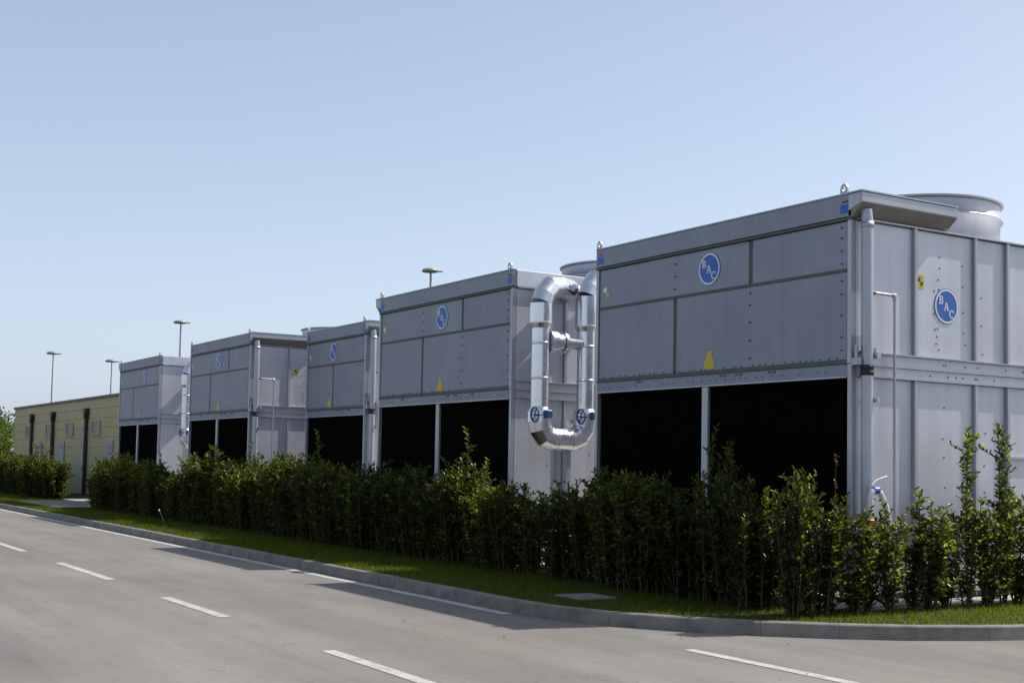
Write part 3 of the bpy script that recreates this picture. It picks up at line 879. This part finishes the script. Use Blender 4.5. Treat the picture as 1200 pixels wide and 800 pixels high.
# ------------------------------------------------------------------ vegetation
def leaf_array(P, Dv, Nv, L, wd, fold=.25, curl=.15):
    """P base (n,3), Dv along, Nv normal, L length (n,), wd width factor -> verts, quads"""
    Dv = Dv / np.linalg.norm(Dv, axis=1, keepdims=True)
    S = np.cross(Dv, Nv); S /= np.linalg.norm(S, axis=1, keepdims=True) + 1e-9
    N = np.cross(S, Dv)
    L = L[:, None]; W = L * wd
    b = P
    tip = P + Dv * L - N * L * curl
    l1 = P + Dv * L * .34 + S * W * .42 + N * W * fold
    r1 = P + Dv * L * .34 - S * W * .42 + N * W * fold
    l2 = P + Dv * L * .72 + S * W * .46 + N * (W * fold - L * curl * .35)
    r2 = P + Dv * L * .72 - S * W * .46 + N * (W * fold - L * curl * .35)
    n = len(P)
    V = np.stack([b, l1, l2, tip, r2, r1], 1).reshape(-1, 3)
    o = (np.arange(n) * 6)[:, None]
    F = np.concatenate([o + np.array([[0, 3, 2, 1]]), o + np.array([[0, 5, 4, 3]])], 0)
    return V, F

def shrub_meshes(seed, H, Rr, stems, leaf=.074, spacing=.028, twig=.12, leaders=0, base_r=.08, clear=.02):
    rg = np.random.default_rng(seed)
    sm = MB()
    Ps, Ds, Ls = [], [], []
    for s in range(stems):
        an = rg.uniform(0, 2 * PI); rad = Rr * math.sqrt(rg.uniform(0.0, 1))
        h = H * rg.uniform(.74, 1.0) * (1 - .22 * (rad / Rr) ** 2)
        if s < leaders:
            h = H * (1.16 if stems > 10 else 1.3); rad *= .4
        b0 = np.array([math.cos(an), math.sin(an), 0]) * base_r * rg.uniform(.2, 1)
        tp = np.array([math.cos(an) * rad, math.sin(an) * rad, h])
        wob = rg.normal(0, .02, 3)
        def pos(t):
            p = b0 + (tp - b0) * t
            p[:2] = b0[:2] + (tp[:2] - b0[:2]) * (t ** .75) + wob[:2] * math.sin(3 * t)
            return p
        path = [pos(t) for t in np.linspace(0, .97, 6)]
        sm.tube([tuple(p) for p in path], [.011, .010, .008, .006, .005, .003], 5, False)
        n = int(h / spacing)
        for i in range(n):
            t = clear + (1 - clear) * (i + rg.uniform(0, .8)) / n
            if t < .12 and rg.uniform() < .3: continue
            p = pos(min(t, 1.0)); a2 = i * 2.4 + rg.uniform(-.5, .5)
            out = np.array([math.cos(a2), math.sin(a2), rg.uniform(.25, 1.1) + (1.2 if t > .93 else 0)])
            Ps.append(p); Ds.append(out); Ls.append(leaf * rg.uniform(.75, 1.25) * (.8 if t > .95 else 1))
        nt_ = int(h / twig)
        for i in range(nt_):
            t = .05 + .89 * (i + rg.uniform(0, 1)) / nt_
            p = pos(t); a2 = rg.uniform(0, 2 * PI); ln = rg.uniform(.09, .22)
            d = np.array([math.cos(a2), math.sin(a2), rg.uniform(.4, 1.3)]); d /= np.linalg.norm(d)
            sm.tube([tuple(p), tuple(p + d * ln)], [.004, .002], 3, False)
            for k in range(int(ln / .022)):
                q = p + d * ln * (k + 1) / int(ln / .022)
                a3 = k * 2.4 + rg.uniform(-.4, .4)
                o2 = np.array([math.cos(a3), math.sin(a3), rg.uniform(.1, .9)]) + d * .7
                Ps.append(q); Ds.append(o2); Ls.append(leaf * rg.uniform(.7, 1.15))
    P, Dv, L = np.array(Ps), np.array(Ds), np.array(Ls)
    up = np.tile(np.array([0, 0, 1.0]), (len(P), 1)) + rg.normal(0, .35, (len(P), 3))
    V, F = leaf_array(P, Dv, up, L, .50)
    return np_mesh('foliage', V, F, LEAF), sm.mesh('stems', STEM)

DENSE = [shrub_meshes(100 + i, 1.50, .42, 26, base_r=.26, spacing=.026, twig=.10, leaders=(1 if i == 3 else 0)) for i in range(6)]
THIN = [shrub_meshes(200 + i, 1.46, .18, 8, leaf=.070, spacing=.026, twig=.08, base_r=.05) for i in range(4)]
TALL = [shrub_meshes(300 + i, 1.52, .15, 5, leaf=.068, spacing=.024, twig=.085, base_r=.04, leaders=2) for i in range(3)]
def shrub(kind, x, y, sc, szc, rot, label, group=None):
    fm, smm = kind
    t = thing('hedge_shrub', label, 'shrub', (x, y, G - .005), rot, group)
    t.scale = (sc, sc, szc)
    link('foliage', fm, t, kind='stuff'); link('stems', smm, t)
    return t
rg = random.Random(21)
tops = [(-55.3, 1.66), (-48.7, 1.5), (-43.4, 1.42), (-41.2, 1.40), (-38, 1.5), (-35.9, 1.58), (-32.4, 1.38), (-30, 1.45), (-28.4, 1.62), (-26, 1.5), (-24.2, 1.66), (-21.9, 1.5), (-19.8, 1.44), (-18.6, 1.42), (-17.45, 1.55), (-16.8, 1.50), (-15.7, 1.25), (-14.7, 1.45), (-14.0, 1.22), (-13.1, 1.56), (-12.1, 1.40), (-10.9, 1.55), (-10, 1.5)]
def top_at(x):
    for (a, ha), (b, hb) in zip(tops, tops[1:]):
        if a <= x <= b: return ha + (hb - ha) * (x - a) / (b - a)
    return 1.5
segs = [(-16.0, -10.0, 'dark shaded shrub of the hedge before the nearest cooling tower', 'hedge shrubs before the nearest tower'),
        (-18.1, -16.0, 'hedge shrub before the gap with silver pipes, leaf tips catching sun', 'hedge shrubs before the silver pipes'),
        (-23.5, -18.1, 'dark shaded shrub of the hedge before the second cooling tower', 'hedge shrubs before the second tower'),
        (-30.5, -23.5, 'leafy shrub of the hedge before the narrow set-back cooling tower', 'hedge shrubs before the narrow tower'),
        (-37.0, -30.5, 'leafy shrub of the hedge before the fourth cooling tower', 'hedge shrubs before the fourth tower'),
        (-42.2, -37.0, 'small shrub near the left end of the long tower hedge', 'hedge shrubs at the left end of the long hedge')]
x = -10.55
while x > -39.3:
    for a, b, lb, gr in segs:
        if a <= x <= b: break
    hgt = top_at(x) * rg.uniform(.86, 1.13)
    gap = -15.6 < x < -14.3
    kind = rg.choice(THIN) if gap else rg.choice(DENSE)
    s = rg.uniform(.85, 1.15) if not gap else 1.15
    shrub(kind, x, 9.78 + rg.uniform(-.10, .10), s, hgt / 1.5, rg.uniform(0, 6.28), lb, gr)
    x -= rg.uniform(.36, .46) if not gap else .34
# left hedge in front of the tan building
x = -46.9
while x > -60:
    shrub(rg.choice(DENSE), x, 10.25 + rg.uniform(-.15, .15), rg.uniform(1.05, 1.25), top_at(x) / 1.5 * rg.uniform(.95, 1.07), rg.uniform(0, 6.28), 'leafy shrub of the short hedge before the tan building', 'hedge shrubs before the tan building')
    x -= rg.uniform(.42, .52)
# taller leaders and sunlit ones along the front
shrub(TALL[0], -11.1, 9.80, .8, .92, .4, 'tall shaded shoot rising above the hedge before the nearest dark intake')
shrub(TALL[1], -28.4, 9.75, 1.3, .93, 1.4, 'tall shoot rising above the hedge before the fourth tower intake')
# right-hand row along the near tower side, each one its own look
RT = [(9.62, -9.88, DENSE[1], .80, 1.05, 'bushy sunlit shrub at the corner of the hedge, leftmost of the sunlit shrubs'),
      (9.95, -9.80, THIN[1], 1.3, 1.10, 'leafy shrub just right of the bushy hedge corner shrub'),
      (10.35, -9.75, THIN[0], 1.05, .92, 'slender shrub in front of the corner downpipe'),
      (10.64, -9.84, THIN[3], .85, .66, 'low thin shrub right of the corner downpipe, before the white pipe'),
      (10.90, -9.75, THIN[2], 1.05, .95, 'slender shrub in front of the thin vertical drain pipe'),
      (11.22, -9.72, THIN[1], .8, .70, 'low sparse shrub between the drain pipe and the round-topped shrub'),
      (11.52, -9.75, THIN[3], 1.30, .95, 'round-topped bright green shrub below the side badge'),
      (11.86, -9.80, THIN[1], .85, .84, 'thin shrub just right of the round-topped bright shrub'),
      (12.16, -9.75, TALL[2], 1.1, 1.02, 'tall column-like shrub rising highest before the side panels'),
      (12.50, -9.75, THIN[2], 1.1, .98, 'middle-height shrub between the two tallest right-hand shrubs'),
      (12.80, -9.75, TALL[0], 1.0, 1.06, 'tall loose shrub with a long bare shoot near the right edge'),
      (13.12, -9.78, THIN[0], 1.2, 1.12, 'leafy shrub at the right edge of the picture'),
      (13.55, -9.75, THIN[1], 1.2, 1.05, 'shrub mostly outside the right edge of the picture')]
for i, (y, x, k, s, sz, lb) in enumerate(RT):
    shrub(k, x, y, s, sz, i * 1.7, lb, 'sunlit shrubs along the near tower side')

# a dead shoot with rusty leaves by the corner
t = thing('dry_shoot', 'thin dead shoot with rust-coloured leaves before the dark intake edge', 'shoot', (-9.95, 10.24, G))
m = MB(); m.tube([(0, 0, 0), (.01, .02, .9), (.0, .045, 1.66)], [.006, .005, .003], 5); m.build('stem', STEM, t)
_r = np.random.default_rng(4)
_P = np.array([(0, .045 + _r.uniform(-.02, .02), z_) for z_ in list(_r.uniform(1.58, 1.68, 9)) + list(_r.uniform(1.30, 1.40, 10))])
_V, _F = leaf_array(_P, _r.normal(0, 1, (19, 3)), _r.normal(0, 1, (19, 3)), _r.uniform(.025, .045, 19), .5)
link('dead_leaves', np_mesh('dead_leaves', _V, _F, simple('dead_leaf', (0.30, 0.10, 0.035), 0.7)), t)

# grass blades
def grass():
    rgn = np.random.default_rng(9)
    KX = np.array([p[0] for p in KI]); KY = np.array([p[1] for p in KI])
    pts = []
    for (x0, x1, y0, y1, n) in ((-16, -7.8, 7.8, 14, 90000), (-24, -16, 7.85, 10.6, 36000), (-46, -24, 7.85, 10.6, 40000), (-60, -46, 7.85, 11.5, 16000)):
        q = np.stack([rgn.uniform(x0, x1, n), rgn.uniform(y0, y1, n)], 1)
        kx = np.interp(q[:, 0], KX, KY)
        q = q[(q[:, 1] > kx + .005) & (q[:, 0] < KI[-1][0])]
        q = q[~((q[:, 0] < -9.93) & (q[:, 1] > 10.5) & (q[:, 0] > -47.9))]
        q = q[~((q[:, 0] > -45.0) & (q[:, 0] < -39.2) & (q[:, 1] > 8.6))]
        q = q[~((q[:, 0] > -12.72) & (q[:, 0] < -11.98) & (q[:, 1] > 8.38) & (q[:, 1] < 9.02))]
        pts.append(q)
    q = np.concatenate(pts)
    n = len(q)
    P = np.concatenate([q, np.full((n, 1), G - .012)], 1)
    h = rgn.uniform(.025, .06, n); a = rgn.uniform(0, 2 * PI, n)
    far = np.clip((-P[:, 0] - 10) / 30, 0, 1)
    wd = .004 + .006 * far
    side = np.stack([np.cos(a), np.sin(a), np.zeros(n)], 1) * wd[:, None]
    lean = np.stack([rgn.normal(0, .35, n), rgn.normal(0, .35, n), np.ones(n)], 1) * h[:, None]
    V = np.stack([P - side, P + side, P + lean], 1).reshape(-1, 3)
    F = np.arange(3 * n).reshape(-1, 3)
    o = link('grass', np_mesh('grass', V, F, BLADE), kind='stuff')
    return o
grass()

# trees at the far left
def tree(x, y, h, rad, seed, label):
    rgn = np.random.default_rng(seed)
    t = thing('leafy_tree', label, 'tree', (x, y, G - .02))
    m = MB(); m.tube([(0, 0, 0), (.05, .03, h * .25), (.0, .1, h * .5), (.1, .1, h * .8)], [.22, .17, .11, .04], 10)
    m.build('trunk', BARK, t)
    ct = []
    m = MB()
    for k in range(16):
        a = rgn.uniform(0, 2 * PI); zz = h * rgn.uniform(.25, .75); rr = rad * rgn.uniform(.4, .85) * (1.15 - .6 * zz / h)
        e = np.array([rr * math.cos(a), rr * math.sin(a), zz + h * rgn.uniform(.05, .22)])
        m.tube([(0.03, .05, zz * .75), tuple(e * np.array([.5, .5, .9])), tuple(e)], [.07, .045, .02], 6, False)
        ct.append(e)
        for _ in range(5): ct.append(e + rgn.normal(0, rad * .22, 3))
    ct.append(np.array([.1, .1, h * .9])); ct.append(np.array([.3, -.2, h * .84])); ct.append(np.array([-.4, .2, h * .8]))
    m.build('limbs', BARK, t)
    ct = np.array(ct)
    n = 9000
    c = ct[rgn.integers(0, len(ct), n)]
    off = rgn.normal(0, 1, (n, 3)); off /= np.linalg.norm(off, axis=1, keepdims=True)
    P = c + off * (rad * .26 * rgn.uniform(.3, 1, (n, 1)) ** .5) * np.array([1, 1, .75])
    P[:, 2] = np.maximum(P[:, 2], .3)
    V, F = leaf_array(P, off + rgn.normal(0, .6, (n, 3)) + np.array([0, 0, -.2]), rgn.normal(0, .5, (n, 3)) + np.array([0, 0, 1.0]), rgn.uniform(.12, .24, n), .6)
    link('crown', np_mesh('crown', V, F, TLEAF), t, kind='stuff')
tree(-78.5, 12.6, 3.6, 2.6, 1, 'bright green tree just left of the tan building')
tree(-92.0, 14.0, 4.9, 3.4, 2, 'paler green tree top farther back behind the bright green tree')
tree(-73.5, 11.6, 2.6, 1.8, 4, 'low bushy tree at the left edge, behind the left hedge')

# ------------------------------------------------------------------ small things on the verge
m = MB(); m.box(-12.60, -12.06, 8.43, 8.96, G - .05, G + .010); tag(m.build('inspection_cover', PATHM, bevel=.01), 'square pale concrete inspection cover in shaded grass by the kerb', 'cover')
t = thing('garden_stake', 'thin dark stake with a white tip leaning over the far verge grass', 'stake', (-28.3, 8.55, G))
m = MB(); m.tube([(0.25, 0, -.02), (-.2, -.05, .34)], .008, 6); m.build('rod', RUBBER, t)
m = MB(); m.tube([(-.2, -.05, .34), (-.225, -.053, .365)], .017, 8); m.build('tip', PVC, t)
rgn = np.random.default_rng(17)
n = 36
q = np.stack([rgn.uniform(-14, -6.5, n), rgn.uniform(5.5, 9.6, n), np.full(n, .008)], 1)
kx = np.interp(q[:, 0], [p[0] for p in KC], [p[1] for p in KC])
q[:, 1] = np.minimum(q[:, 1], kx - .06 - rgn.uniform(0, .5, n) ** 2)
an = rgn.uniform(0, 2 * PI, n)
V, F = leaf_array(q, np.stack([np.cos(an), np.sin(an), np.full(n, .1)], 1), np.tile(np.array([0, 0, 1.0]), (n, 1)), rgn.uniform(.015, .035, n), .5)
FALL = simple('fallen_leaf', (0.12, 0.085, 0.045), 0.8)
link('fallen_leaves', np_mesh('fallen_leaves', V, F, FALL), kind='stuff')
